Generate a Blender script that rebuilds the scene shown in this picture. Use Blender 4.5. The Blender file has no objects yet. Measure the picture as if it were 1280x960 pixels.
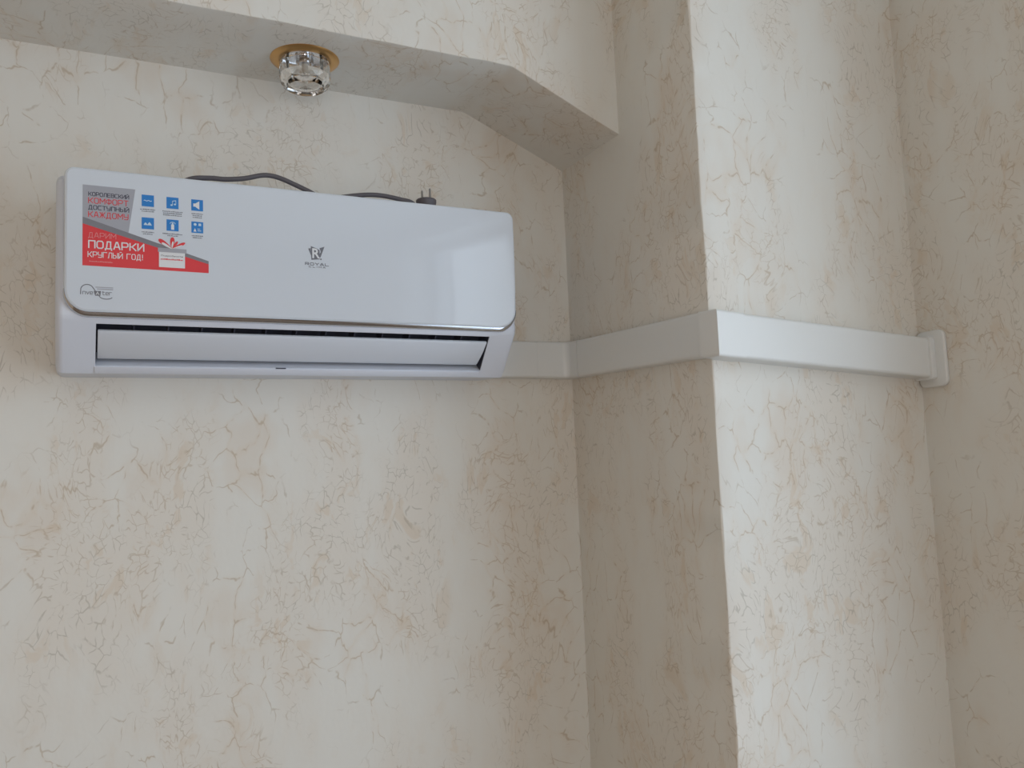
import bpy, bmesh, math, random
from mathutils import Vector, Matrix, noise as mnoise

random.seed(4)
S = bpy.context.scene
COL = S.collection
PI = math.pi
Z0 = 2.0            # height of the air conditioner's underside above the floor

# ------------------------------------------------------------------ camera
def make_camera():
    yaw, pitch, roll, f = -0.4684, 0.0956, -0.0419, 1086.8
    F = Vector((-math.sin(yaw)*math.cos(pitch), math.cos(yaw)*math.cos(pitch), math.sin(pitch)))
    R = F.cross(Vector((0, 0, 1))).normalized()
    U = R.cross(F)
    R2 = R*math.cos(roll)+U*math.sin(roll)
    U2 = -R*math.sin(roll)+U*math.cos(roll)
    cd = bpy.data.cameras.new('camera')
    cd.sensor_width = 36
    cd.lens = f/1280*36
    cd.clip_start = .02
    co = bpy.data.objects.new('camera', cd)
    COL.objects.link(co)
    M = Matrix((R2, U2, -F)).transposed().to_4x4()
    M.translation = Vector((0.0195, -1.5812, -0.1725+Z0))
    co.matrix_world = M
    S.camera = co
make_camera()

# ------------------------------------------------------------------ light
EXPOSURE = 0.0
S.view_settings.view_transform = 'Standard'
S.view_settings.look = 'None'
S.view_settings.exposure = EXPOSURE
S.view_settings.gamma = 1
S.view_settings.use_curve_mapping = False
w = bpy.data.worlds.new('sky')
S.world = w
w.use_nodes = True
bgn = w.node_tree.nodes['Background']
bgn.inputs[0].default_value = (.72, .84, 1, 1)
bgn.inputs[1].default_value = 1.0

# window openings: right wall (daylight near the column) and rear wall (added for fill)
WY1, WY2, WZ1, WZ2, WT = 0.92, 2.80, 0.60, 2.90, .25
RX1, RX2, RZ1, RZ2 = -1.3, .6, 0.75, 2.05
YR = -4.2
def area(name, loc, rot, sx, sy, power, col):
    l = bpy.data.lights.new(name, 'AREA')
    l.shape = 'RECTANGLE'; l.size = sx; l.size_y = sy; l.energy = power; l.color = col
    o = bpy.data.objects.new(name, l); COL.objects.link(o)
    o.location = loc; o.rotation_euler = rot
    return o
XR = 1.4711
area('daylight_window_right', (XR+WT+.02, -(WY1+WY2)/2, (WZ1+WZ2)/2), (0, PI/2, 0), WZ2-WZ1, WY2-WY1, 27, (.75, .89, 1))
area('fill_window_rear', ((RX1+RX2)/2, YR-.32, (RZ1+RZ2)/2), (PI/2, 0, 0), RX2-RX1, RZ2-RZ1, 25.5, (1, .945, .89))  # unseen rear window, added as warm fill for the shaded faces

# ------------------------------------------------------------------ node helpers
def srgb(r, g, b):
    def c(v):
        v /= 255
        return v/12.92 if v <= .04045 else ((v+.055)/1.055)**2.4
    return (c(r), c(g), c(b), 1)

def simple(name, col, rough=.5, metal=0, coat=0, spec=.5, noise=0, nscale=40):
    m = bpy.data.materials.new(name); m.use_nodes = True
    nt = m.node_tree; b = nt.nodes['Principled BSDF']
    b.inputs['Base Color'].default_value = col
    b.inputs['Roughness'].default_value = rough
    b.inputs['Metallic'].default_value = metal
    b.inputs['Specular IOR Level'].default_value = spec
    b.inputs['Coat Weight'].default_value = coat
    b.inputs['Coat Roughness'].default_value = .05
    if noise:
        tc = nt.nodes.new('ShaderNodeTexCoord')
        n = nt.nodes.new('ShaderNodeTexNoise'); n.inputs['Scale'].default_value = nscale
        nt.links.new(tc.outputs['Object'], n.inputs['Vector'])
        mr = nt.nodes.new('ShaderNodeMapRange')
        mr.inputs['To Min'].default_value = max(0, rough-noise); mr.inputs['To Max'].default_value = rough+noise
        nt.links.new(n.outputs['Fac'], mr.inputs['Value'])
        nt.links.new(mr.outputs['Result'], b.inputs['Roughness'])
    return m

def plaster():
    m = bpy.data.materials.new('crackle_plaster'); m.use_nodes = True
    nt = m.node_tree; L = nt.links; b = nt.nodes['Principled BSDF']
    N = nt.nodes.new
    def noise(vec, scale, detail=2, rough=.5, out='Fac'):
        n = N('ShaderNodeTexNoise'); n.noise_dimensions = '2D'; n.inputs['Scale'].default_value = scale
        n.inputs['Detail'].default_value = detail; n.inputs['Roughness'].default_value = rough
        L.new(vec, n.inputs['Vector']); return n.outputs[out]
    def ramp(val, a, c, lo=0., hi=1.):
        r = N('ShaderNodeMapRange'); r.interpolation_type = 'SMOOTHSTEP'
        r.inputs['From Min'].default_value = a; r.inputs['From Max'].default_value = c
        r.inputs['To Min'].default_value = lo; r.inputs['To Max'].default_value = hi
        L.new(val, r.inputs['Value']); return r.outputs['Result']
    def math_(op, a, c):
        n = N('ShaderNodeMath'); n.operation = op
        for i, v in enumerate((a, c)):
            if isinstance(v, (int, float)): n.inputs[i].default_value = v
            else: L.new(v, n.inputs[i])
        return n.outputs[0]
    def mapping(vec, sc, loc=(0, 0, 0)):
        n = N('ShaderNodeMapping'); n.inputs['Scale'].default_value = sc; n.inputs['Location'].default_value = loc
        L.new(vec, n.inputs['Vector']); return n.outputs[0]
    def warp(vec, scale, amp, detail=1):
        c = noise(vec, scale, detail, out='Color')
        s = N('ShaderNodeVectorMath'); s.operation = 'SUBTRACT'; L.new(c, s.inputs[0]); s.inputs[1].default_value = (.5, .5, .5)
        k = N('ShaderNodeVectorMath'); k.operation = 'SCALE'; L.new(s.outputs[0], k.inputs[0]); k.inputs['Scale'].default_value = amp
        a = N('ShaderNodeVectorMath'); a.operation = 'ADD'; L.new(vec, a.inputs[0]); L.new(k.outputs[0], a.inputs[1])
        return a.outputs[0]
    def edge(vec, scale, *bands):
        v = N('ShaderNodeTexVoronoi'); v.voronoi_dimensions = '2D'; v.feature = 'DISTANCE_TO_EDGE'; v.inputs['Scale'].default_value = scale
        L.new(vec, v.inputs['Vector'])
        r = [ramp(v.outputs['Distance'], w0, w1, 1, 0) for w0, w1 in bands]
        return r if len(r) > 1 else r[0]
    def mixc(fac, a, c):
        n = N('ShaderNodeMix'); n.data_type = 'RGBA'
        L.new(fac, n.inputs[0])
        for i, v in ((6, a), (7, c)):
            if isinstance(v, tuple): n.inputs[i].default_value = v
            else: L.new(v, n.inputs[i])
        return n.outputs[2]
    # plan the plaster on each face: (x+y, z) on upright faces, (x, y) on level ones
    tc = N('ShaderNodeTexCoord').outputs['Object']
    sp = N('ShaderNodeSeparateXYZ'); L.new(tc, sp.inputs[0])
    sn = N('ShaderNodeSeparateXYZ'); L.new(N('ShaderNodeNewGeometry').outputs['True Normal'], sn.inputs[0])
    level = math_('GREATER_THAN', math_('ABSOLUTE', sn.outputs[2], 0), .5)
    up = math_('SUBTRACT', 1, level)
    u = math_('SUBTRACT', sp.outputs[0], math_('MULTIPLY', sp.outputs[1], up))
    v_ = math_('ADD', math_('MULTIPLY', sp.outputs[2], up), math_('MULTIPLY', sp.outputs[1], level))
    cb = N('ShaderNodeCombineXYZ'); L.new(u, cb.inputs[0]); L.new(v_, cb.inputs[1])
    st = mapping(cb.outputs[0], (1, .72, 1), (3.1, 1.7, 0))
    w1 = warp(warp(st, 8, .085), 40, .020, 2)
    mA = noise(st, 5.5, 3, .6); mB = noise(mapping(st, (1, .6, 1), (5, 5, 0)), 6, 3, .6)
    brk = noise(st, 48, 2, .6)
    e1, soft = edge(w1, PL['s1'], (.004, PL['w1']), (.0, .15))
    e2 = edge(w1, PL['s2'], (.012, PL['w2']))
    gate = ramp(brk, .40, .58)
    c1 = math_('MULTIPLY', math_('MULTIPLY', e1, ramp(mA, .42, .56)), gate)
    c2 = math_('MULTIPLY', math_('MULTIPLY', e2, ramp(mB, .45, .58)), gate)
    cr = math_('MAXIMUM', c1, math_('MULTIPLY', c2, .8))
    base = mixc(ramp(mB, .35, .65), PL['b1'], PL['b2'])
    base = mixc(ramp(mA, .55, .75, 0, .6), base, PL['b3'])
    sn_ = noise(mapping(w1, (1, .7, 1), (4, 0, 0)), 23, 3, .6)
    stain = math_('MULTIPLY', ramp(sn_, .58, .67), ramp(mB, .42, .62, .1, .9))
    base = mixc(math_('MULTIPLY', stain, PL['stain']), base, srgb(206, 178, 142))
    base = mixc(math_('MULTIPLY', math_('MULTIPLY', soft, ramp(mA, .52, .66)), PL['soft']), base, srgb(212, 190, 162))
    crk = mixc(ramp(mA, .4, .6), srgb(152, 145, 130), srgb(178, 156, 126))
    L.new(mixc(math_('MULTIPLY', cr, PL['crack']), base, crk), b.inputs['Base Color'])
    b.inputs['Roughness'].default_value = .42
    b.inputs['Specular IOR Level'].default_value = .28
    bp = N('ShaderNodeBump'); bp.inputs['Strength'].default_value = .22; bp.inputs['Distance'].default_value = .002
    L.new(noise(st, 42, 2, .6), bp.inputs['Height']); L.new(bp.outputs[0], b.inputs['Normal'])
    return m
PL = dict(s1=24, w1=.034, s2=74, w2=.080, stain=.27, soft=.14, crack=.50,
          b1=srgb(226, 225, 220), b2=srgb(224, 219, 211), b3=srgb(220, 211, 200))

def wood_floor():
    m = bpy.data.materials.new('laminate'); m.use_nodes = True
    nt = m.node_tree; L = nt.links; b = nt.nodes['Principled BSDF']
    tc = nt.nodes.new('ShaderNodeTexCoord')
    br = nt.nodes.new('ShaderNodeTexBrick'); br.inputs['Scale'].default_value = 1
    br.inputs['Brick Width'].default_value = 1.2; br.inputs['Row Height'].default_value = .19
    br.inputs['Mortar Size'].default_value = .002
    br.inputs['Color1'].default_value = srgb(148, 130, 112); br.inputs['Color2'].default_value = srgb(136, 118, 101)
    br.inputs['Mortar'].default_value = srgb(80, 70, 60)
    L.new(tc.outputs['Object'], br.inputs['Vector']); L.new(br.outputs['Color'], b.inputs['Base Color'])
    b.inputs['Roughness'].default_value = .4
    return m

M_PL = plaster()
M_BEIGE = simple('beige_paint', srgb(230, 204, 174), .6, noise=.05)
M_CEIL = simple('ceiling_paint', srgb(236, 234, 228), .7, noise=.05)
M_FLOOR = wood_floor()
M_FRAME = simple('window_frame_plastic', srgb(235, 236, 238), .3, noise=.03)
M_BODY = simple('white_plastic', srgb(217, 223, 236), .38, noise=.04)
M_PANEL = simple('gloss_white_panel', srgb(212, 219, 229), .05, spec=.45, noise=.01, nscale=12)
M_CHROME = simple('chrome', srgb(206, 210, 220), .12, metal=1, noise=.03)
M_DARK = simple('dark_plastic', srgb(66, 68, 82), .5, noise=.05)
M_FLAP = simple('flap_plastic', srgb(216, 223, 235), .35, noise=.04)
M_DUCT = simple('duct_plastic', srgb(224, 226, 226), .30, noise=.04)
M_CORD = simple('cord_rubber', srgb(92, 88, 94), .5, noise=.05)
M_PIN = simple('pin_nickel', srgb(150, 148, 148), .3, metal=1, noise=.05)
M_GOLD = simple('gold_metal', srgb(214, 170, 112), .32, metal=1, noise=.06)
M_BULB = simple('bulb_ceramic', srgb(220, 214, 205), .4, noise=.05)

# ------------------------------------------------------------------ mesh helpers
def link(name, me, parent=None):
    o = bpy.data.objects.new(name, me); COL.objects.link(o)
    if parent: o.parent = parent
    return o

def obj(name, bm, mats, parent=None, smooth=False, angle=35):
    me = bpy.data.meshes.new(name)
    bmesh.ops.recalc_face_normals(bm, faces=bm.faces)
    bm.to_mesh(me); bm.free()
    for m in (mats if isinstance(mats, (list, tuple)) else [mats]): me.materials.append(m)
    if smooth:
        me.polygons.foreach_set('use_smooth', [True]*len(me.polygons))
        me.set_sharp_from_angle(angle=math.radians(angle))
    return link(name, me, parent)

def box(bm, x0, x1, y0, y1, z0, z1):
    vs = [bm.verts.new((x, y, z)) for x in (x0, x1) for y in (y0, y1) for z in (z0, z1)]
    for q in ((0, 1, 3, 2), (4, 6, 7, 5), (0, 4, 5, 1), (2, 3, 7, 6), (0, 2, 6, 4), (1, 5, 7, 3)):
        bm.faces.new([vs[i] for i in q])
    return vs

def bevel(bm, w, seg=3, ang=30, edges=None):
    bm.normal_update()
    es = edges if edges is not None else [e for e in bm.edges if len(e.link_faces) == 2 and e.calc_face_angle(0) > math.radians(ang)]
    bmesh.ops.bevel(bm, geom=es, offset=w, segments=seg, profile=.5, affect='EDGES', clamp_overlap=True)

def prism(bm, pts, axis, a, c):
    """closed prism of a 2D outline; axis 'x': pts=(y,z), 'y': pts=(x,z), 'z': pts=(x,y)"""
    def P(p, t):
        return {'x': (t, p[0], p[1]), 'y': (p[0], t, p[1]), 'z': (p[0], p[1], t)}[axis]
    A = [bm.verts.new(P(p, a)) for p in pts]; B = [bm.verts.new(P(p, c)) for p in pts]
    bm.faces.new(A); bm.faces.new(B[::-1])
    n = len(pts)
    for i in range(n): bm.faces.new((A[i], B[i], B[(i+1) % n], A[(i+1) % n]))
    return A, B

def sweep(bm, path, ring, cap=True):
    """ring(i, t) gives the section points for path index i"""
    rows = [[bm.verts.new(p) for p in ring(i)] for i in range(len(path))]
    n = len(rows[0])
    for a, c in zip(rows, rows[1:]):
        for k in range(n): bm.faces.new((a[k], a[(k+1) % n], c[(k+1) % n], c[k]))
    if cap:
        bm.faces.new(rows[0][::-1]); bm.faces.new(rows[-1])

def tube(bm, path, r, n=10):
    path = [Vector(p) for p in path]
    rr = r if isinstance(r, (list, tuple)) else [r]*len(path)
    fr = []
    up = Vector((0, 0, 1))
    for i in range(len(path)):
        t = (path[min(i+1, len(path)-1)]-path[max(i-1, 0)]).normalized()
        a = t.cross(up)
        if a.length < 1e-3: a = t.cross(Vector((0, 1, 0)))
        a.normalize(); c = a.cross(t).normalized(); fr.append((a, c))
    sweep(bm, path, lambda i: [path[i]+rr[i]*(math.cos(k*2*PI/n)*fr[i][0]+math.sin(k*2*PI/n)*fr[i][1]) for k in range(n)])

def catmull(pts, sub=8):
    pts = [Vector(p) for p in pts]; out = []
    P = [2*pts[0]-pts[1]]+pts+[2*pts[-1]-pts[-2]]
    for i in range(1, len(P)-2):
        for s in range(sub):
            t = s/sub
            a, b_, c, d = P[i-1], P[i], P[i+1], P[i+2]
            out.append(.5*((2*b_)+(c-a)*t+(2*a-5*b_+4*c-d)*t*t+(3*b_-a-3*c+d)*t**3))
    out.append(pts[-1]); return out

def lathe(bm, prof, n=32, c=(0, 0, 0)):
    rows = []
    for r, z in prof:
        if r < 1e-6: rows.append([bm.verts.new((c[0], c[1], c[2]+z))])
        else: rows.append([bm.verts.new((c[0]+r*math.cos(k*2*PI/n), c[1]+r*math.sin(k*2*PI/n), c[2]+z)) for k in range(n)])
    for a, d in zip(rows, rows[1:]):
        for k in range(n):
            k2 = (k+1) % n
            if len(a) == 1 and len(d) == 1: continue
            if len(a) == 1: bm.faces.new((a[0], d[k], d[k2]))
            elif len(d) == 1: bm.faces.new((a[k], a[k2], d[0]))
            else: bm.faces.new((a[k], a[k2], d[k2], d[k]))

def empty(name, loc, label, cat):
    o = bpy.data.objects.new(name, None); o.empty_display_size = .05; COL.objects.link(o)
    o.location = loc; o['label'] = label; o['category'] = cat
    return o

def struct(o):
    o['kind'] = 'structure'; return o

# ------------------------------------------------------------------ the room
XC, D, SD = .9631, .4524, .2214
ZS, ZS2, XK = .5616+Z0, .463+Z0, .7341
XL, H = -1.9, 3.05
bm = bmesh.new(); box(bm, XL-.2, XC+.8, 0, .2, 0, H)
struct(obj('wall_back', bm, M_PL))

# projecting column: plastered box with a slightly uneven, eased outer edge
bm = bmesh.new()
n = 120
def wob(z, s): return .0016*mnoise.noise(Vector((s, 0, z*9)))+.0007*mnoise.noise(Vector((s, 3, z*40)))
rows = []
for i in range(n+1):
    z = H*i/n; a = wob(z, 1); c = wob(z, 7); r = .0035
    rows.append([bm.verts.new(p) for p in ((XC, .01, z), (XC+a*.3, -D*.6, z), (XC+a, -D+r, z), (XC+a+r*.35, -D+r*.35+c, z),
                                             (XC+r, -D+c, z), (XC+.05, -D+c*.3, z), (XR+.02, -D, z), (XR+.02, .01, z))])
for a, c in zip(rows, rows[1:]):
    for k in range(8): bm.faces.new((a[k], a[(k+1) % 8], c[(k+1) % 8], c[k]))
bm.faces.new(rows[0][::-1]); bm.faces.new(rows[-1])
struct(obj('wall_column', bm, M_PL, smooth=True, angle=30))

# dropped soffit with its sloping end against the column
bm = bmesh.new()
def sprof():
    pts = []
    for i in range(61): pts.append((XL-.1+(XK-.007-XL+.1)*i/60, ZS))
    for t in (.25, .5, .75):   # eased bend
        pts.append((XK-.007+.014*t, ZS-.0030*(t**2)))
    for i in range(9):
        t = i/8; x = XK+.007+(XC+.005-XK-.007)*t
        pts.append((x, ZS-(ZS-ZS2)*(x-XK)/(XC-XK)))
    return pts
low = sprof(); rows = []
for x, z in low:
    a = .0014*mnoise.noise(Vector((x*14, 5, 0)))+.0008*mnoise.noise(Vector((x*45, 2, 0))); r = .004
    rows.append([bm.verts.new(p) for p in ((x, .01, z), (x, -SD*.6, z), (x, -SD+r, z+a), (x, -SD+r*.3, z+r*.3+a), (x, -SD, z+r+a), (x, -SD, z+.04), (x, -SD, H), (x, .01, H))])
for a, c in zip(rows, rows[1:]):
    for k in range(8): bm.faces.new((a[k], a[(k+1) % 8], c[(k+1) % 8], c[k]))
bm.faces.new(rows[0][::-1]); bm.faces.new(rows[-1])
struct(obj('soffit', bm, M_PL, smooth=True, angle=30))

def wall_with_hole(name, mk, u0, u1, z0, z1, a0, a1, h0, h1, t0, t1, mat):
    bm = bmesh.new()
    for (p, q, r, s) in ((u0, a0, z0, z1), (a1, u1, z0, z1), (a0, a1, z0, h0), (a0, a1, h1, z1)):
        mk(bm, min(p, q), max(p, q), r, s, t0, t1)
    return struct(obj(name, bm, mat))
wall_with_hole('wall_right', lambda bm, p, q, r, s, t0, t1: box(bm, t0, t1, p, q, r, s),
               YR-.3, .2, 0, H, -WY2, -WY1, WZ1, WZ2, XR, XR+WT, M_PL)
wall_with_hole('wall_rear', lambda bm, p, q, r, s, t0, t1: box(bm, p, q, t0, t1, r, s),
               XL-.2, XR, 0, H, RX1, RX2, RZ1, RZ2, YR-.3, YR, M_BEIGE)
bm = bmesh.new(); box(bm, XL-.2, XL, YR, 0, 0, H); struct(obj('wall_left', bm, M_BEIGE))
bm = bmesh.new(); box(bm, XL-.2, XR+WT, YR-.3, .2, -.1, 0); struct(obj('floor', bm, M_FLOOR))
bm = bmesh.new(); box(bm, XL-.2, XR+WT, YR-.3, .2, H, H+.1); struct(obj('ceiling', bm, M_CEIL))

def window(name, u0, u1, z0, z1, put):
    bm = bmesh.new(); f = .055
    for (a, c, p, q) in ((u0, u1, z0, z0+f), (u0, u1, z1-f, z1), (u0, u0+f, z0+f, z1-f), (u1-f, u1, z0+f, z1-f),
                         ((u0+u1)/2-.035, (u0+u1)/2+.035, z0+f, z1-f)):
        put(bm, a, c, p, q)
    struct(obj(name, bm, M_FRAME))
window('window_1', -WY2, -WY1, WZ1, WZ2, lambda bm, a, c, p, q: box(bm, XR+WT-.1, XR+WT-.03, a, c, p, q))
window('fill_window_2', RX1, RX2, RZ1, RZ2, lambda bm, a, c, p, q: box(bm, a, c, YR-.27, YR-.2, p, q))  # frame of the unseen rear window added for fill light

# ------------------------------------------------------------------ air conditioner
AW = .750
ac = empty('air_conditioner', (AW/2, 0, Z0), 'white wall mounted air conditioner with glossy front panel under the soffit', 'air conditioner')
def A(o):                         # meshes are written in the unit's corner frame
    o.location = (-AW/2, 0, 0); return o

ZL, ZH = .078, .299
def py(z):
    t = (z-ZL)/(ZH-ZL)
    return -.162-.006*t-.014*t*(1-t)
LA, LB = Vector((0, -.150, .072)), Vector((0, -.0914, 0))    # the slanted lower front, top and bottom
def low_at(z, out=0):
    t = (z-LB.z)/(LA.z-LB.z)
    p = LB.lerp(LA, t); d = (LA-LB).normalized(); nrm = Vector((0, -d.z, d.y))
    return p+nrm*out

# housing with the outlet cut out of it
bm = bmesh.new()
pts = [(0, .004), (-.050, .001), (-.0905, 0), (-.150, .072), (-.1535, .082), (-.1535, .105), (-.150, .272), (-.146, .289), (-.134, .2975), (0, .2975)]
Av, Bv = prism(bm, pts, 'x', -.007, AW+.007)
bm.normal_update()
es = [e for e in bm.edges if any(len(f.verts) > 6 for f in e.link_faces) and not all(abs(v.co.y) < 1e-5 for v in e.verts)]
bmesh.ops.bevel(bm, geom=es, offset=.011, segments=4, profile=.5, affect='EDGES')
bmesh.ops.recalc_face_normals(bm, faces=bm.faces)
me = bpy.data.meshes.new('tmp_h'); bm.to_mesh(me); bm.free()
th = bpy.data.objects.new('tmp_h', me); COL.objects.link(th)
bm = bmesh.new()
q0, q1 = low_at(.0690, .02), low_at(.0108, .02)
i0, i1 = low_at(.0690, -.045), low_at(.0108, -.040)
OX0, OX1 = .0478, .7027
prism(bm, [(q0.y, q0.z), (q1.y, q1.z), (i1.y, i1.z), (i0.y, i0.z)], 'x', OX0, OX1)
bmesh.ops.recalc_face_normals(bm, faces=bm.faces)
me2 = bpy.data.meshes.new('tmp_c'); bm.to_mesh(me2); bm.free()
tcut = bpy.data.objects.new('tmp_c', me2); COL.objects.link(tcut)
md = th.modifiers.new('b', 'BOOLEAN'); md.operation = 'DIFFERENCE'; md.object = tcut; md.solver = 'EXACT'
bpy.context.view_layer.update()
hm = bpy.data.meshes.new_from_object(th.evaluated_get(bpy.context.evaluated_depsgraph_get()))
bpy.data.objects.remove(th); bpy.data.objects.remove(tcut)
hm.name = 'housing'; hm.materials.clear(); hm.materials.append(M_BODY)
hm.polygons.foreach_set('use_smooth', [True]*len(hm.polygons)); hm.set_sharp_from_angle(angle=math.radians(28))
housing = A(link('housing', hm, ac))

# dark lining of the outlet with its upright guide vanes
bm = bmesh.new()
def quad(bm, *p): bm.faces.new([bm.verts.new(v) for v in p])
e = .0006
a0, a1 = low_at(.0690-e, -.0015), low_at(.0108+e, -.0015)
b0, b1 = low_at(.0690-e, -.0440), low_at(.0108+e, -.0390)
def X(p, x): return (x, p.y, p.z)
rowL = [X(p, OX0+e) for p in (a0, b0, b1, a1)]; rowR = [X(p, OX1-e) for p in (a0, b0, b1, a1)]
for k in range(2): quad(bm, rowL[k], rowL[k+1], rowR[k+1], rowR[k])
quad(bm, *rowL); quad(bm, *rowR)
cav = A(obj('outlet_lining', bm, M_DARK, ac))
for i in range(12):
    x = .10+.05*i
    bm = bmesh.new()
    p, q, r, s = low_at(.066, -.008), low_at(.066, -.036), low_at(.03, -.036), low_at(.03, -.012)
    prism(bm, [(v.y, v.z) for v in (p, q, r, s)], 'x', x, x+.002)
    obj('guide_vane', bm, M_DARK, cav)

# swing flap, a little open at its top and set back at its foot
bm = bmesh.new()
f0, f1 = low_at(.0590, -.001), low_at(.0172, -.0075)
d = (f1-f0).normalized(); nn = Vector((0, d.z, -d.y))
if nn.y > 0: nn = -nn
out = []; NS = 10
for i in range(NS+1):
    t = i/NS; p = f0.lerp(f1, t)+nn*(.003*4*t*(1-t)); out.append(p)
back = [p-nn*.005 for p in reversed(out)]
FA, FB = prism(bm, [(p.y, p.z) for p in out+back], 'x', OX0+.0025, OX1-.0015)
for v in FB: v.co.x -= .0065*min(1, max(0, (.059-v.co.z)/.042))
bevel(bm, .0012, 2, 50)
A(obj('swing_flap', bm, M_FLAP, ac, smooth=True))

# moulded lip below the flap with its little catch
bm = bmesh.new()
p = [low_at(.0100, .0010), low_at(.0006, .0010), low_at(.0006, -.004), low_at(.0100, -.004)]
prism(bm, [(v.y, v.z) for v in p], 'x', OX0-.001, OX1-.003); bevel(bm, .0006, 2)
lip = A(obj('lower_lip', bm, M_BODY, ac, smooth=True))
bm = bmesh.new()
p = [low_at(.0112, .0013), low_at(.0106, .0013), low_at(.0106, -.001), low_at(.0112, -.001)]
prism(bm, [(v.y, v.z) for v in p], 'x', .323, .340)
obj('catch', bm, M_DARK, lip)

# front panel: gently bowed plate with rounded corners
PX0, PX1, PZ0, PZ1 = .0040, .7515, .0835, .3028
def outline(x0, x1, z0, z1, rb, rt, n=12):
    pts = []
    for cx, cz, r, a in ((x1-rb, z0+rb, rb, -PI/2), (x1-rt, z1-rt, rt, 0), (x0+rt, z1-rt, rt, PI/2), (x0+rb, z0+rb, rb, PI)):
        for i in range(n+1): pts.append((cx+r*math.cos(a+PI/2*i/n), cz+r*math.sin(a+PI/2*i/n)))
    return pts
def cut_strips(bm, z0, z1, step):
    z = z0
    while z < z1:
        bmesh.ops.bisect_plane(bm, geom=bm.verts[:]+bm.edges[:]+bm.faces[:], plane_co=(0, 0, z), plane_no=(0, 0, 1), dist=1e-6)
        z += step
bm = bmesh.new()
def half(ins):       # left-hand outline from bottom to top, (x, z)
    rb_, rt_ = .034-ins, .014-ins; x0, z0, z1 = PX0+ins, PZ0+ins, PZ1-ins
    pts = [(x0+rb_-rb_*math.sin(PI/2*i/12), z0+rb_-rb_*math.cos(PI/2*i/12)) for i in range(13)]
    za, zb = z0+rb_, z1-rt_
    pts += [(x0, za+(zb-za)*i/22) for i in range(1, 22)]
    pts += [(x0+rt_-rt_*math.cos(PI/2*i/10), zb+rt_*math.sin(PI/2*i/10)) for i in range(11)]
    return pts
XM = PX0+PX1
rings = []
for ins, dep in ((0, .014), (0, .004), (.0012, .0012), (.004, 0)):
    hp = half(ins)
    rings.append(([bm.verts.new((x, py(z)+dep, z)) for x, z in hp], [bm.verts.new((XM-x, py(z)+dep, z)) for x, z in hp]))
nh = len(hp)
for (la, ra), (lb, rb2) in zip(rings, rings[1:]):
    loop_a = la+ra[::-1]; loop_b = lb+rb2[::-1]
    for k in range(2*nh):
        k2 = (k+1) % (2*nh); bm.faces.new((loop_a[k], loop_a[k2], loop_b[k2], loop_b[k]))
for ring in (rings[0], rings[-1]):
    for k in range(nh-1): bm.faces.new((ring[0][k], ring[0][k+1], ring[1][k+1], ring[1][k]))
panel = A(obj('front_panel', bm, M_PANEL, ac, smooth=True, angle=9))

# bright trim wrapped round the panel's lower edge
bm = bmesh.new()
tp = []
rb = .034
for i in range(13):
    a = PI+PI/2*i/12; tp.append((PX0+rb+rb*math.cos(a), PZ0+rb+rb*math.sin(a)))
for i in range(1, 40): tp.append((PX0+rb+(PX1-PX0-2*rb)*i/40, PZ0))
for i in range(13):
    a = -PI/2+PI/2*i/12; tp.append((PX1-rb+rb*math.cos(a), PZ0+rb+rb*math.sin(a)))
def tring(i):
    x, z = tp[i]
    a, c = tp[max(i-1, 0)], tp[min(i+1, len(tp)-1)]
    t = Vector((c[0]-a[0], c[1]-a[1])).normalized(); nx, nz = t.y, -t.x       # outward (down)
    k = min(1, min(i, len(tp)-1-i)/10); wd = .0010+.0056*k
    y = py(z)
    prof = [(-.0006, .0010), (wd*.45, .0022), (wd*.85, .0050), (wd, .0085), (wd*.8, .012), (-.0006, .012)]
    return [(x+nx*u, y+dy, z+nz*u) for u, dy in prof]
sweep(bm, tp, tring)
A(obj('chrome_trim', bm, M_CHROME, ac, smooth=True, angle=50))['label'] = 'bright chrome trim'

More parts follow.
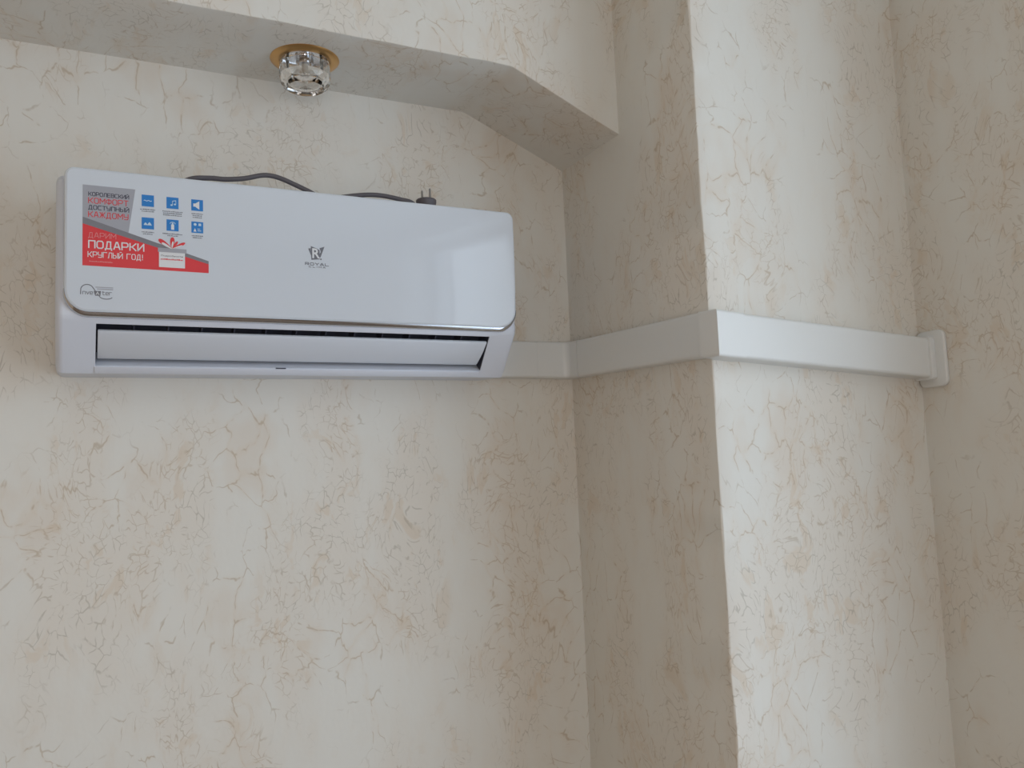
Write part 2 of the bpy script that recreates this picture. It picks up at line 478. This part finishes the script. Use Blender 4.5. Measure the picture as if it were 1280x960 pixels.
# ---- print on the panel
PRINT = {k: simple('print_'+k, c, .35) for k, c in dict(
    light_grey=srgb(166, 168, 178), grey=srgb(128, 128, 136), red=srgb(222, 62, 70), white=srgb(226, 228, 232),
    ink=srgb(66, 66, 84), blue=srgb(42, 128, 204), pale=srgb(198, 220, 236), pink=srgb(222, 148, 152), mid=srgb(112, 114, 124)).items()}
GLYPH = {
    'К': [[(0, 0), (0, 1)], [(0, .5), (.35, .5), (1, 1)], [(.35, .5), (1, 0)]],
    'О': [[(.2, 0), (.8, 0), (1, .2), (1, .8), (.8, 1), (.2, 1), (0, .8), (0, .2), (.2, 0)]],
    'Р': [[(0, 0), (0, 1), (.8, 1), (1, .85), (1, .55), (.8, .4), (0, .4)]],
    'Л': [[(0, 0), (.12, 0), (.3, 1), (1, 1), (1, 0)]],
    'Е': [[(1, 1), (0, 1), (0, 0), (1, 0)], [(0, .5), (.85, .5)]],
    'В': [[(0, 0), (0, 1), (.8, 1), (.95, .88), (.95, .62), (.8, .52), (0, .52)], [(.8, .52), (1, .4), (1, .12), (.82, 0), (0, 0)]],
    'С': [[(1, 1), (.2, 1), (0, .8), (0, .2), (.2, 0), (1, 0)]],
    'И': [[(0, 1), (0, 0), (1, 1), (1, 0)]], 'Й': [[(0, 1), (0, 0), (1, 1), (1, 0)], [(.3, 1.22), (.7, 1.22)]],
    'М': [[(0, 0), (0, 1), (.5, .35), (1, 1), (1, 0)]],
    'Ф': [[(.5, -.05), (.5, 1.05)], [(.2, .85), (.8, .85), (1, .7), (1, .35), (.8, .2), (.2, .2), (0, .35), (0, .7), (.2, .85)]],
    'Т': [[(0, 1), (1, 1)], [(.5, 1), (.5, 0)]],
    'Д': [[(.03, -.2), (.03, 0), (.97, 0), (.97, -.2)], [(.18, 0), (.32, 1), (.82, 1), (.82, 0)]],
    'У': [[(0, 1), (0, .55), (.15, .42), (1, .42)], [(1, 1), (1, .15), (.85, 0), (.1, 0)]],
    'П': [[(0, 0), (0, 1), (1, 1), (1, 0)]], 'Н': [[(0, 0), (0, 1)], [(1, 0), (1, 1)], [(0, .5), (1, .5)]],
    'Ы': [[(0, 1), (0, 0), (.5, 0), (.65, .12), (.65, .42), (.5, .55), (0, .55)], [(1, 0), (1, 1)]],
    'Ж': [[(.5, 0), (.5, 1)], [(0, 1), (.38, .5), (0, 0)], [(1, 1), (.62, .5), (1, 0)], [(.38, .5), (.62, .5)]],
    'А': [[(0, 0), (.4, 1), (.6, 1), (1, 0)], [(.15, .32), (.85, .32)]], 'Г': [[(0, 0), (0, 1), (1, 1)]],
    '!': [[(.5, 1), (.5, .36)], [(.5, .1), (.5, .02)]],
    'R': [[(0, 0), (0, 1), (.8, 1), (1, .85), (1, .55), (.8, .4), (0, .4)], [(.5, .4), (1, 0)]],
    'Y': [[(0, 1), (.5, .45), (1, 1)], [(.5, .45), (.5, 0)]], 'L': [[(0, 1), (0, 0), (1, 0)]], 'I': [[(.5, 0), (.5, 1)]],
    'n': [[(0, 0), (0, 1), (.8, 1), (1, .8), (1, 0)]], 'v': [[(0, 1), (.5, 0), (1, 1)]],
    'e': [[(0, .5), (1, .5), (1, .85), (.85, 1), (.15, 1), (0, .85), (0, .15), (.15, 0), (.95, 0)]],
    't': [[(.35, 1.35), (.35, .1), (.5, 0), (.95, 0)], [(0, 1), (.9, 1)]], 'r': [[(0, 0), (0, 1), (.9, 1)]]}
for a_, b_ in (('O', 'О'), ('C', 'С'), ('M', 'М'), ('A', 'А')): GLYPH[a_] = GLYPH[b_]
class Print:
    def __init__(s): s.bm = bmesh.new(); s.mats = []
    def mi(s, m):
        if m not in s.mats: s.mats.append(m)
        return s.mats.index(m)
    def poly(s, pts, m, lay=1):
        f = s.bm.faces.new([s.bm.verts.new((x, -lay*.00015, z)) for x, z in pts]); f.material_index = s.mi(m)
    def rect(s, x0, z0, x1, z1, m, lay=1, sh=0):
        s.poly([(x0, z0), (x1, z0+sh), (x1, z1+sh), (x0, z1)], m, lay)
    def disc(s, cx, cz, rx, rz, m, lay=1, n=16):
        s.poly([(cx+rx*math.cos(k*2*PI/n), cz+rz*math.sin(k*2*PI/n)) for k in range(n)], m, lay)
    def ribbon(s, pts, wd, m, lay=1):
        P = [Vector((a, c)) for a, c in pts]
        L_, R_ = [], []
        for i, p in enumerate(P):
            t = (P[min(i+1, len(P)-1)]-P[max(i-1, 0)]).normalized(); nrm = Vector((-t.y, t.x))*wd/2
            L_.append(p+nrm); R_.append(p-nrm)
        for i in range(len(P)-1): s.poly([L_[i], L_[i+1], R_[i+1], R_[i]], m, lay)
    def text(s, body, x0, z0, x1, z1, m, lay=2, bold=0.):
        cu = bpy.data.curves.new('t', 'FONT'); cu.body = body; cu.offset = bold; cu.resolution_u = 3; cu.fill_mode = 'FRONT'
        o = bpy.data.objects.new('t', cu); COL.objects.link(o); bpy.context.view_layer.update()
        me = bpy.data.meshes.new_from_object(o.evaluated_get(bpy.context.evaluated_depsgraph_get()))
        xs = [v.co.x for v in me.vertices]; ys = [v.co.y for v in me.vertices]
        if xs:
            X0, X1, Y0, Y1 = min(xs), max(xs), min(ys), max(ys)
            vs = [s.bm.verts.new((x0+(v.co.x-X0)/(X1-X0)*(x1-x0), -lay*.00015, z0+(v.co.y-Y0)/(Y1-Y0)*(z1-z0))) for v in me.vertices]
            k = s.mi(m)
            for p in me.polygons:
                try:
                    f = s.bm.faces.new([vs[i] for i in p.vertices]); f.material_index = k
                except ValueError: pass
        bpy.data.objects.remove(o); bpy.data.meshes.remove(me); bpy.data.curves.remove(cu)
    def letters(s, body, x0, z0, x1, z1, m, lay=2, wt=.16, gap=.36):
        wid = {' ': .5, '!': .3, 'I': .12, 'Ж': 1.25, 'М': 1.15, 'M': 1.15, 'Ы': 1.2, 'Ф': 1.15, 'Д': 1.1}
        W_ = sum(wid.get(c, 1) for c in body)+gap*(len(body)-1)
        k = (x1-x0)/W_; h = z1-z0; t = wt*h/2; x = x0
        for c in body:
            cw = wid.get(c, 1)*k
            for pl in GLYPH.get(c, ()):
                P = [Vector((x+a*cw, z0+b_*h)) for a, b_ in pl]
                for p, q in zip(P, P[1:]):
                    d = (q-p).normalized(); nv = Vector((-d.y, d.x))*t; p2, q2 = p-d*t*.8, q+d*t*.8
                    s.poly([p2+nv, p2-nv, q2-nv, q2+nv], m, lay)
            x += cw+gap*k
    def dashes(s, x0, x1, z, h, m, lay=2, seed=0):
        rnd = random.Random(seed); x = x0
        while x < x1:
            wd = min(x1-x, h*rnd.uniform(.7, 1.3)); hh = h*rnd.choice((.8, 1, 1, .7))
            s.rect(x, z, x+wd, z+hh, m, lay); x += wd+h*.35
    def done(s, name, parent):
        bm = s.bm
        zs = [v.co.z for v in bm.verts]; z0, z1 = min(zs), max(zs)
        if z1-z0 > .012: cut_strips(bm, z0+.004, z1, .006)
        for v in bm.verts: v.co.y = py(v.co.z)+v.co.y-.0001
        me = bpy.data.meshes.new(name); bm.normal_update()
        for f in bm.faces:
            if f.normal.y > 0: f.normal_flip()
        bm.to_mesh(me); bm.free()
        for m in s.mats: me.materials.append(PRINT[m])
        return link(name, me, parent)

# gift offer sticker (red and grey, left)
pr = Print()
SX0, SX1 = .0288, .2074
band_t = lambda x: .2262+(.1712-.2262)*(x-SX0)/(SX1-SX0)
band_b = lambda x: .2160+(.1662-.2160)*(x-SX0)/(SX1-SX0)
pr.poly([(SX0, .2757), (.1010, .2757), (.0915, band_t(.0915)), (SX0, band_t(SX0))], 'light_grey')
pr.poly([(SX0, band_b(SX0)), (SX0, band_t(SX0)), (SX1, band_t(SX1)), (SX1, band_b(SX1))], 'grey')
pr.poly([(SX0, .1528), (SX1, .1522), (SX1, band_b(SX1)), (SX0, band_b(SX0))], 'red')
pr.letters('КОРОЛЕВСКИЙ', .0366, .2594, .0918, .2650, 'ink', 2, .17)
pr.letters('КОМФОРТ', .0366, .2482, .0908, .2562, 'red', 2, .14)
pr.letters('ДОСТУПНЫЙ', .0366, .2386, .0918, .2446, 'ink', 2, .17)
pr.letters('КАЖДОМУ', .0366, .2270, .0908, .2350, 'red', 2, .14)
pr.letters('ДАРИМ', .0366, .1956, .0740, .2030, 'pink', 2, .10)
pr.letters('ПОДАРКИ', .0372, .1800, .1128, .1906, 'white', 2, .17)
pr.letters('КРУГЛЫЙ ГОД!', .0362, .1662, .1118, .1740, 'white', 2, .14)
pr.dashes(.038, .070, .1588, .0016, 'pink', 2, 3)
# gift box with a bow
pr.rect(.1345, .1572, .1722, .1815, 'white', 3)
pr.rect(.1330, .1808, .1745, .1872, 'light_grey', 4)
pr.text('Подробности', .1375, .1735, .1690, .1765, 'mid', 4, .01)
pr.dashes(.1370, .1695, .1688, .0022, 'red', 4, 8)
def petal(cx, cz, ang, ln, wd, m, lay):
    pts = []
    for k in range(14):
        t = k/14*2*PI; u = (1-math.cos(t))/2*ln; v = math.sin(t)*wd*(.35+.65*u/ln)
        pts.append((cx+u*math.cos(ang)-v*math.sin(ang), cz+u*math.sin(ang)+v*math.cos(ang)))
    pr.poly(pts, m, lay)
for ang, ln, wd in ((2.52, .0235, .0046), (1.50, .0185, .0042), (.50, .0225, .0030), (.95, .0150, .0024)):
    petal(.1530, .1868, ang, ln, wd, 'red', 4)
for ang, ln, wd in ((2.62, .0170, .0026), (1.42, .0120, .0018), (.40, .0170, .0012)):
    petal(.1530, .1868, ang, ln, wd, 'white', 5)
stk = A(pr.done('offer_sticker', panel)); stk.location = (0, 0, 0)
stk['label'] = 'red and grey gift offer sticker'

# six blue feature pictograms with captions
ICX, IW = (.1099, .1455, .1819), .0176
ICZ = ((.2688, .2505), (.2330, .2150))
def icon(pr, c, r):
    x, x1 = ICX[c], ICX[c]+IW; z1, z = ICZ[r]
    mx, mz = (x+x1)/2, (z+z1)/2
    pr.rect(x, z, x1, z1, 'blue', 1)
    if (r, c) == (0, 0):
        pr.ribbon([(x+.003+.0115*t/10, mz+.0006*math.sin(t*1.3)) for t in range(11)], .0011, 'pale', 2)
    elif (r, c) == (0, 1):
        pr.disc(mx-.0015, mz-.0035, .0016, .0013, 'pale', 2); pr.disc(mx+.0035, mz-.0020, .0016, .0013, 'pale', 2)
        pr.rect(mx-.0004, mz-.0035, mx+.0003, mz+.003, 'pale', 2); pr.rect(mx+.0045, mz-.002, mx+.0052, mz+.004, 'pale', 2)
        pr.ribbon([(mx-.0004, mz+.003), (mx+.0052, mz+.0042)], .001, 'pale', 2)
    elif (r, c) == (0, 2):
        pr.rect(x+.003, mz-.0026, x+.0065, mz+.0026, 'white', 2)
        pr.poly([(x+.0062, mz-.0028), (x+.0120, mz-.0068), (x+.0120, mz+.0068), (x+.0062, mz+.0028)], 'white', 2)
    elif (r, c) == (1, 0):
        for ox, s in ((.0055, .8), (.0110, 1.)):
            pr.poly([(x+ox-.0035*s, z+.006), (x+ox+.0035*s, z+.006), (x+ox+.0018*s, z+.009), (x+ox, z+.006+.0052*s), (x+ox-.0018*s, z+.009)], 'pale', 2)
    elif (r, c) == (1, 1):
        pr.rect(mx-.0022, z+.002, mx+.0022, mz+.0012, 'white', 2)
        pr.ribbon([(mx+.0038*math.cos(a), mz+.0022+.0030*math.sin(a)) for a in [PI*k/8 for k in range(9)]], .0008, 'pale', 2)
        pr.rect(mx-.0012, mz+.0012, mx+.0012, mz+.004, 'pale', 2)
    else:
        pr.poly([(x+.003, z+.002), (x+.0075, z+.002), (x+.0052, z+.0075)], 'white', 2)
        pr.rect(x+.0105, z+.0115, x+.0145, z+.0155, 'pale', 2); pr.disc(x+.0055, z1-.0045, .0022, .0022, 'pale', 2)
        pr.rect(x+.009, z+.003, x+.0145, z+.0042, 'pale', 2); pr.rect(x+.009, z+.0058, x+.013, z+.007, 'pale', 2)
    nl = {(0, 0): 2, (0, 1): 3, (0, 2): 3, (1, 0): 2, (1, 1): 2, (1, 2): 2}[(r, c)]
    for k in range(nl):
        wd = (.0110, .0145, .0085)[c]*(1 if k == 0 else (.8, .95, .8)[c])*(.8 if r and c == 0 else 1)
        if c == 1 and r == 1 and k: wd *= .55
        pr.dashes(mx-wd, mx+wd, z-.0055-.0030*k, .0016, 'mid', 1, r*10+c*3+k)
for r in range(2):
    for c in range(3):
        pr = Print(); icon(pr, c, r); pr.done('feature_pictogram', panel)

# maker's crest and name
pr = Print()
cx, cz = .3800, .1975
pr.poly([(cx-.0150, cz+.0062), (cx-.0108, cz+.0070), (cx-.0098, cz-.0062)], 'mid', 1)
pr.poly([(cx-.0105, cz+.0108), (cx+.0000, cz+.0070), (cx+.0042, cz+.0045), (cx+.0042, cz-.0108), (cx-.0098, cz-.0125)], 'mid', 1)
pr.poly([(cx+.0040, cz+.0082), (cx+.0125, cz+.0112), (cx+.0055, cz-.0078), (cx+.0020, cz-.0055), (cx+.0062, cz+.0020)], 'mid', 1)
pr.disc(cx+.0062, cz-.0105, .0014, .0014, 'mid', 1)
pr.text('R', cx-.0082, cz-.0095, cx+.0046, cz+.0072, 'white', 2, .02)
pr.letters('ROYAL', .3600, .1762, .3990, .1800, 'mid', 1, .30, .45)
pr.letters('CLIMA', .3660, .1722, .3935, .1744, 'mid', 1, .32, .8)
pr.done('maker_crest', panel)

# inverter mark with a wave
pr = Print()
pr.letters('nve', .0295, .1099, .0428, .1140, 'mid', 1, .20)
pr.letters('ter', .0555, .1099, .0690, .1140, 'mid', 1, .20)
wv = []
for k in range(13): wv.append((.0266+.0002*k/12, .1095+.0065*k/12))
for k in range(1, 17):
    a = PI-PI*.78*k/16; wv.append((.0355+.0088*math.cos(a), .1160+.0085*math.sin(a)))
wv += [(.0455, .1165), (.0480, .1125), (.0510, .1090)]
for k in range(1, 14):
    a = PI*1.12+PI*.72*k/13; wv.append((.0610+.0095*math.cos(a), .1088+.0050*math.sin(a)))
pr.ribbon(wv, .0013, 'mid', 1)
pr.poly([(.0440, .1152), (.0540, .1156), (.0532, .1085), (.0462, .1082)], 'mid', 1)
pr.text('A', .0468, .1096, .0520, .1145, 'white', 2)
pr.rect(.0465, .1204, .0705, .1218, 'light_grey', 1); pr.rect(.0485, .1176, .0705, .1192, 'light_grey', 1)
pr.done('inverter_mark', panel)

# ------------------------------------------------------------------ power cord lying on the unit
cord = empty('power_cord', (.35, -.12, Z0+.2975), 'dark grey power cord with two pin plug lying on top of the air conditioner', 'power cord')
def Wm(o):
    o.location = -cord.location; return o
bm = bmesh.new()
yc = -.122
path = [(.12, -.06, .3012), (.15, -.09, .3020), (.185, yc, .3150), (.215, yc, .3205), (.242, yc, .3215), (.272, yc, .3265), (.300, yc, .3315), (.318, yc, .3325),
        (.335, yc, .3290), (.356, yc, .3215), (.378, yc, .3130), (.405, yc, .3060), (.430, yc, .3090), (.462, yc, .3160), (.490, yc, .3205), (.517, yc, .3210),
        (.548, yc, .3175), (.570, yc, .3130), (.600, -.09, .3040), (.632, -.07, .3012), (.650, -.09, .3016), (.640, -.115, .3016), (.610, yc, .3026)]
path = [(x, y, z+Z0+(.0015 if x < .28 or z < .3062 else .0050 if x < .38 else .0025)) for x, y, z in path]
tube(bm, catmull(path, 6), .0041, 10)
Wm(obj('cord', bm, M_CORD, cord, smooth=True, angle=60))
bm = bmesh.new()
pxc, pz = .5965, Z0+.2985
lathe(bm, [(0, 0), (.010, 0), (.0135, .004), (.0170, .012), (.0188, .021), (.0188, .0245), (.0172, .0262), (0, .0268)], 24, (pxc, yc, pz))
plug = Wm(obj('plug', bm, M_CORD, cord, smooth=True, angle=50))
for dx, dy in ((-.0045, .0082), (.0045, -.0082)):
    bm = bmesh.new()
    lathe(bm, [(0, .026), (.0019, .026), (.0019, .0435), (.0012, .0455), (0, .046)], 12, (pxc+dx, yc+dy, pz))
    obj('pin', bm, M_PIN, plug, smooth=True)

# ------------------------------------------------------------------ pipe duct
TS, TF = .0226, .0368
HT = .0755
def duct_sec(y_in, y_out, zt, k=.006, n=5):
    """outline in (depth, z) with eased outer edges"""
    s = 1 if y_out > y_in else -1
    pts = [(y_in, zt-HT), ]
    for i in range(n+1):
        a = -PI/2+PI/2*i/n; pts.append((y_out-s*k+s*k*math.cos(a), zt-HT+k+k*math.sin(a)))
    for i in range(n+1):
        a = PI/2*i/n; pts.append((y_out-s*k+s*k*math.cos(a), zt-k+k*math.sin(a)))
    pts.append((y_in, zt)); return pts
duct = empty('pipe_duct', (XC-.02, -D/2, Z0), 'white plastic pipe duct running from the air conditioner around the column', 'pipe duct')
def Dm(o):
    o.location = -duct.location; return o
zA, zB, zC = .0838+Z0, .0692+Z0, .0369+Z0
bm = bmesh.new()
rows = [(.7575, zA), (.8695, zA)]
def lin_x(bm, stations, y_in, y_out, grow=0):
    sweep(bm, stations, lambda i: [(stations[i][0], d_, z) for d_, z in duct_sec(y_in, y_out, stations[i][1])])
def lin_y(bm, stations, x_in, x_out):
    sweep(bm, stations, lambda i: [(d_, stations[i][0], z) for d_, z in duct_sec(x_in, x_out, stations[i][1])])
lin_x(bm, rows, 0, -TS)
Dm(obj('duct_cover', bm, M_DUCT, duct, smooth=True))
def zside(y): return zA+(zB-zA)*(-y)/(D+TF)
CXO, CYO = XC-TS+.0080, -.4892     # the outside corner's sharp edge
bm = bmesh.new()
lin_y(bm, [(-.0622, zside(-.0622)), (-.458, zside(-.458))], XC, XC-TS)
Dm(obj('duct_cover', bm, M_DUCT, duct, smooth=True))
def zfront(x): return zB+(zC-zB)*(x-XC+TS)/(XR-XC+TS)
bm = bmesh.new()
lin_x(bm, [(1.003, zfront(1.003)), (XR-.002, zfront(XR))], -D, -D-TF)
Dm(obj('duct_cover', bm, M_DUCT, duct, smooth=True))
# inside corner piece, bent through the corner
def corner_sweep(bm, path, g):
    """path: (x_wall, y_wall, x_out, y_out, ztop) stations"""
    def ring(i):
        xi, yi, xo, yo, zt = path[i]
        k = .006; n = 5; hh = HT+2*g; zt = zt+g
        dx, dy = xo-xi, yo-yi; ln = math.hypot(dx, dy); ux, uy = dx/ln, dy/ln
        pts = [(0, zt-hh)]
        for j in range(n+1):
            a = -PI/2+PI/2*j/n; pts.append((ln-k+k*math.cos(a), zt-hh+k+k*math.sin(a)))
        for j in range(n+1):
            a = PI/2*j/n; pts.append((ln-k+k*math.cos(a), zt-k+k*math.sin(a)))
        pts.append((0, zt))
        return [(xi+ux*t, yi+uy*t, z) for t, z in pts]
    sweep(bm, path, ring)
bm = bmesh.new()
g = .0006; R = .014
pth = [(.8692, 0, .8692, -TS-g, zA)]
for k in range(9):
    a = PI/2*k/8      # outer face bends with radius R about (XC-TS-R, -TS-R)
    cxx, cyy = XC-TS-R, -TS-R
    xo, yo = cxx+(R-g)*math.sin(a)+0, cyy+(R-g)*math.cos(a)
    if k < 4: xi, yi = cxx+(XC-cxx)*k/4, 0
    elif k == 4: xi, yi = XC, 0
    else: xi, yi = XC, cyy*(k-4)/4
    pth.append((xi, yi, xo, yo, zA-.0006*k/8))
pth.append((XC, -.0608, XC-TS-g, -.0608, zside(-.0608)))
corner_sweep(bm, pth, g)
Dm(obj('inside_corner', bm, M_DUCT, duct, smooth=True))
# outside corner piece: square elbow cap over both runs
bm = bmesh.new(); g = .0012
pth = [(XC, -.452, XC-TS-g, -.452, zside(-.452)), (XC, -.453, XC-TS-g, -.4580, zB), (XC, -D, CXO, CYO-g, zB), (XC+.004, -D, XC+.004, -D-TF-g, zfront(XC)), (1.006, -D, 1.006, -D-TF-g, zfront(1.006))]
corner_sweep(bm, pth, g)
Dm(obj('outside_corner', bm, M_DUCT, duct, smooth=True, angle=25))
# wall collar: a rounded plate against the right wall with a raised sleeve
bm = bmesh.new()
def rrect(y0, y1, z0, z1, r, n=6):
    return [(a, c) for a, c in outline(y0, y1, z0, z1, r, r, n)]
zc = zC
prism(bm, rrect(-D-TF-.0235, -D-.0005, zc-HT-.0165, zc+.0145, .013), 'x', XR-.009, XR+.0005)
bevel(bm, .003, 3, 50)
bm2 = bmesh.new()
prism(bm2, rrect(-D-TF-.0045, -D-.0005, zc-HT-.003, zc+.003, .007), 'x', XR-.022, XR-.008); bevel(bm2, .001, 2, 50)
collar = Dm(obj('wall_collar', bm, M_DUCT, duct, smooth=True))
obj('sleeve', bm2, M_DUCT, collar, smooth=True)

# ------------------------------------------------------------------ crystal spotlight in the soffit
LX, LY = .381, -.107
def crystal_mat():
    m = bpy.data.materials.new('cut_crystal'); m.use_nodes = True
    b = m.node_tree.nodes['Principled BSDF']
    b.inputs['Base Color'].default_value = (.96, .95, .93, 1); b.inputs['Roughness'].default_value = .02
    b.inputs['Transmission Weight'].default_value = 1; b.inputs['IOR'].default_value = 1.5
    n = m.node_tree.nodes.new('ShaderNodeTexNoise'); n.inputs['Scale'].default_value = 120
    bp = m.node_tree.nodes.new('ShaderNodeBump'); bp.inputs['Strength'].default_value = .03; bp.inputs['Distance'].default_value = .001
    m.node_tree.links.new(n.outputs['Fac'], bp.inputs['Height']); m.node_tree.links.new(bp.outputs[0], b.inputs['Normal'])
    return m
M_CRYS = crystal_mat()
sp = empty('spotlight', (LX, LY, ZS), 'faceted crystal glass spotlight with gold ring set in the soffit underside', 'ceiling spotlight')
bm = bmesh.new()
lathe(bm, [(.040, .001), (.0595, .001), (.0600, -.0008), (.0580, -.0030), (.0500, -.0052), (.0430, -.0048), (.0400, -.0030), (.0400, .001)], 48)
obj('gold_ring', bm, M_GOLD, sp, smooth=True, angle=40)
bm = bmesh.new()
# thick faceted glass cup: ten cut sides, chamfered foot, hollow inside
NF = 12
def fac(r, z, tw=0): return [bm.verts.new((r*math.cos((k+tw)*2*PI/NF), r*math.sin((k+tw)*2*PI/NF), z)) for k in range(NF)]
def zig(a, c):
    for k in range(NF):
        k2 = (k+1) % NF
        bm.faces.new((a[k], a[k2], c[k])); bm.faces.new((c[k], a[k2], c[k2]))
R1 = fac(.0415, -.0045); R2_ = fac(.0445, -.012); R3 = fac(.0455, -.036); R4 = fac(.0415, -.0465, .5); R5 = fac(.033, -.0530, .5)
for a, c in ((R1, R2_), (R2_, R3), (R4, R5)):
    for k in range(NF): bm.faces.new((a[k], a[(k+1) % NF], c[(k+1) % NF], c[k]))
zig(R3, R4)
bm.faces.new(R5)
I1 = fac(.034, -.0045); I2 = fac(.033, -.028); I3 = fac(.026, -.0365); ib = bm.verts.new((0, 0, -.0385))
for a, c in ((I1, I2), (I2, I3)):
    for k in range(NF): bm.faces.new((a[k], c[k], c[(k+1) % NF], a[(k+1) % NF]))
for k in range(NF): bm.faces.new((I3[(k+1) % NF], I3[k], ib))
for k in range(NF): bm.faces.new((R1[k], I1[k], I1[(k+1) % NF], R1[(k+1) % NF]))
obj('crystal_shade', bm, M_CRYS, sp)
bm = bmesh.new()
lathe(bm, [(0, .0005), (.0395, .0005), (.0395, -.0012), (.013, -.0025), (.012, -.012), (.0085, -.013), (0, -.013)], 24)
obj('lamp_holder', bm, M_CHROME, sp, smooth=True)
bm = bmesh.new()
lathe(bm, [(0, -.012), (.0055, -.0125), (.0065, -.020), (.0050, -.029), (.0025, -.033), (0, -.034)], 16)
obj('bulb', bm, M_BULB, sp, smooth=True)
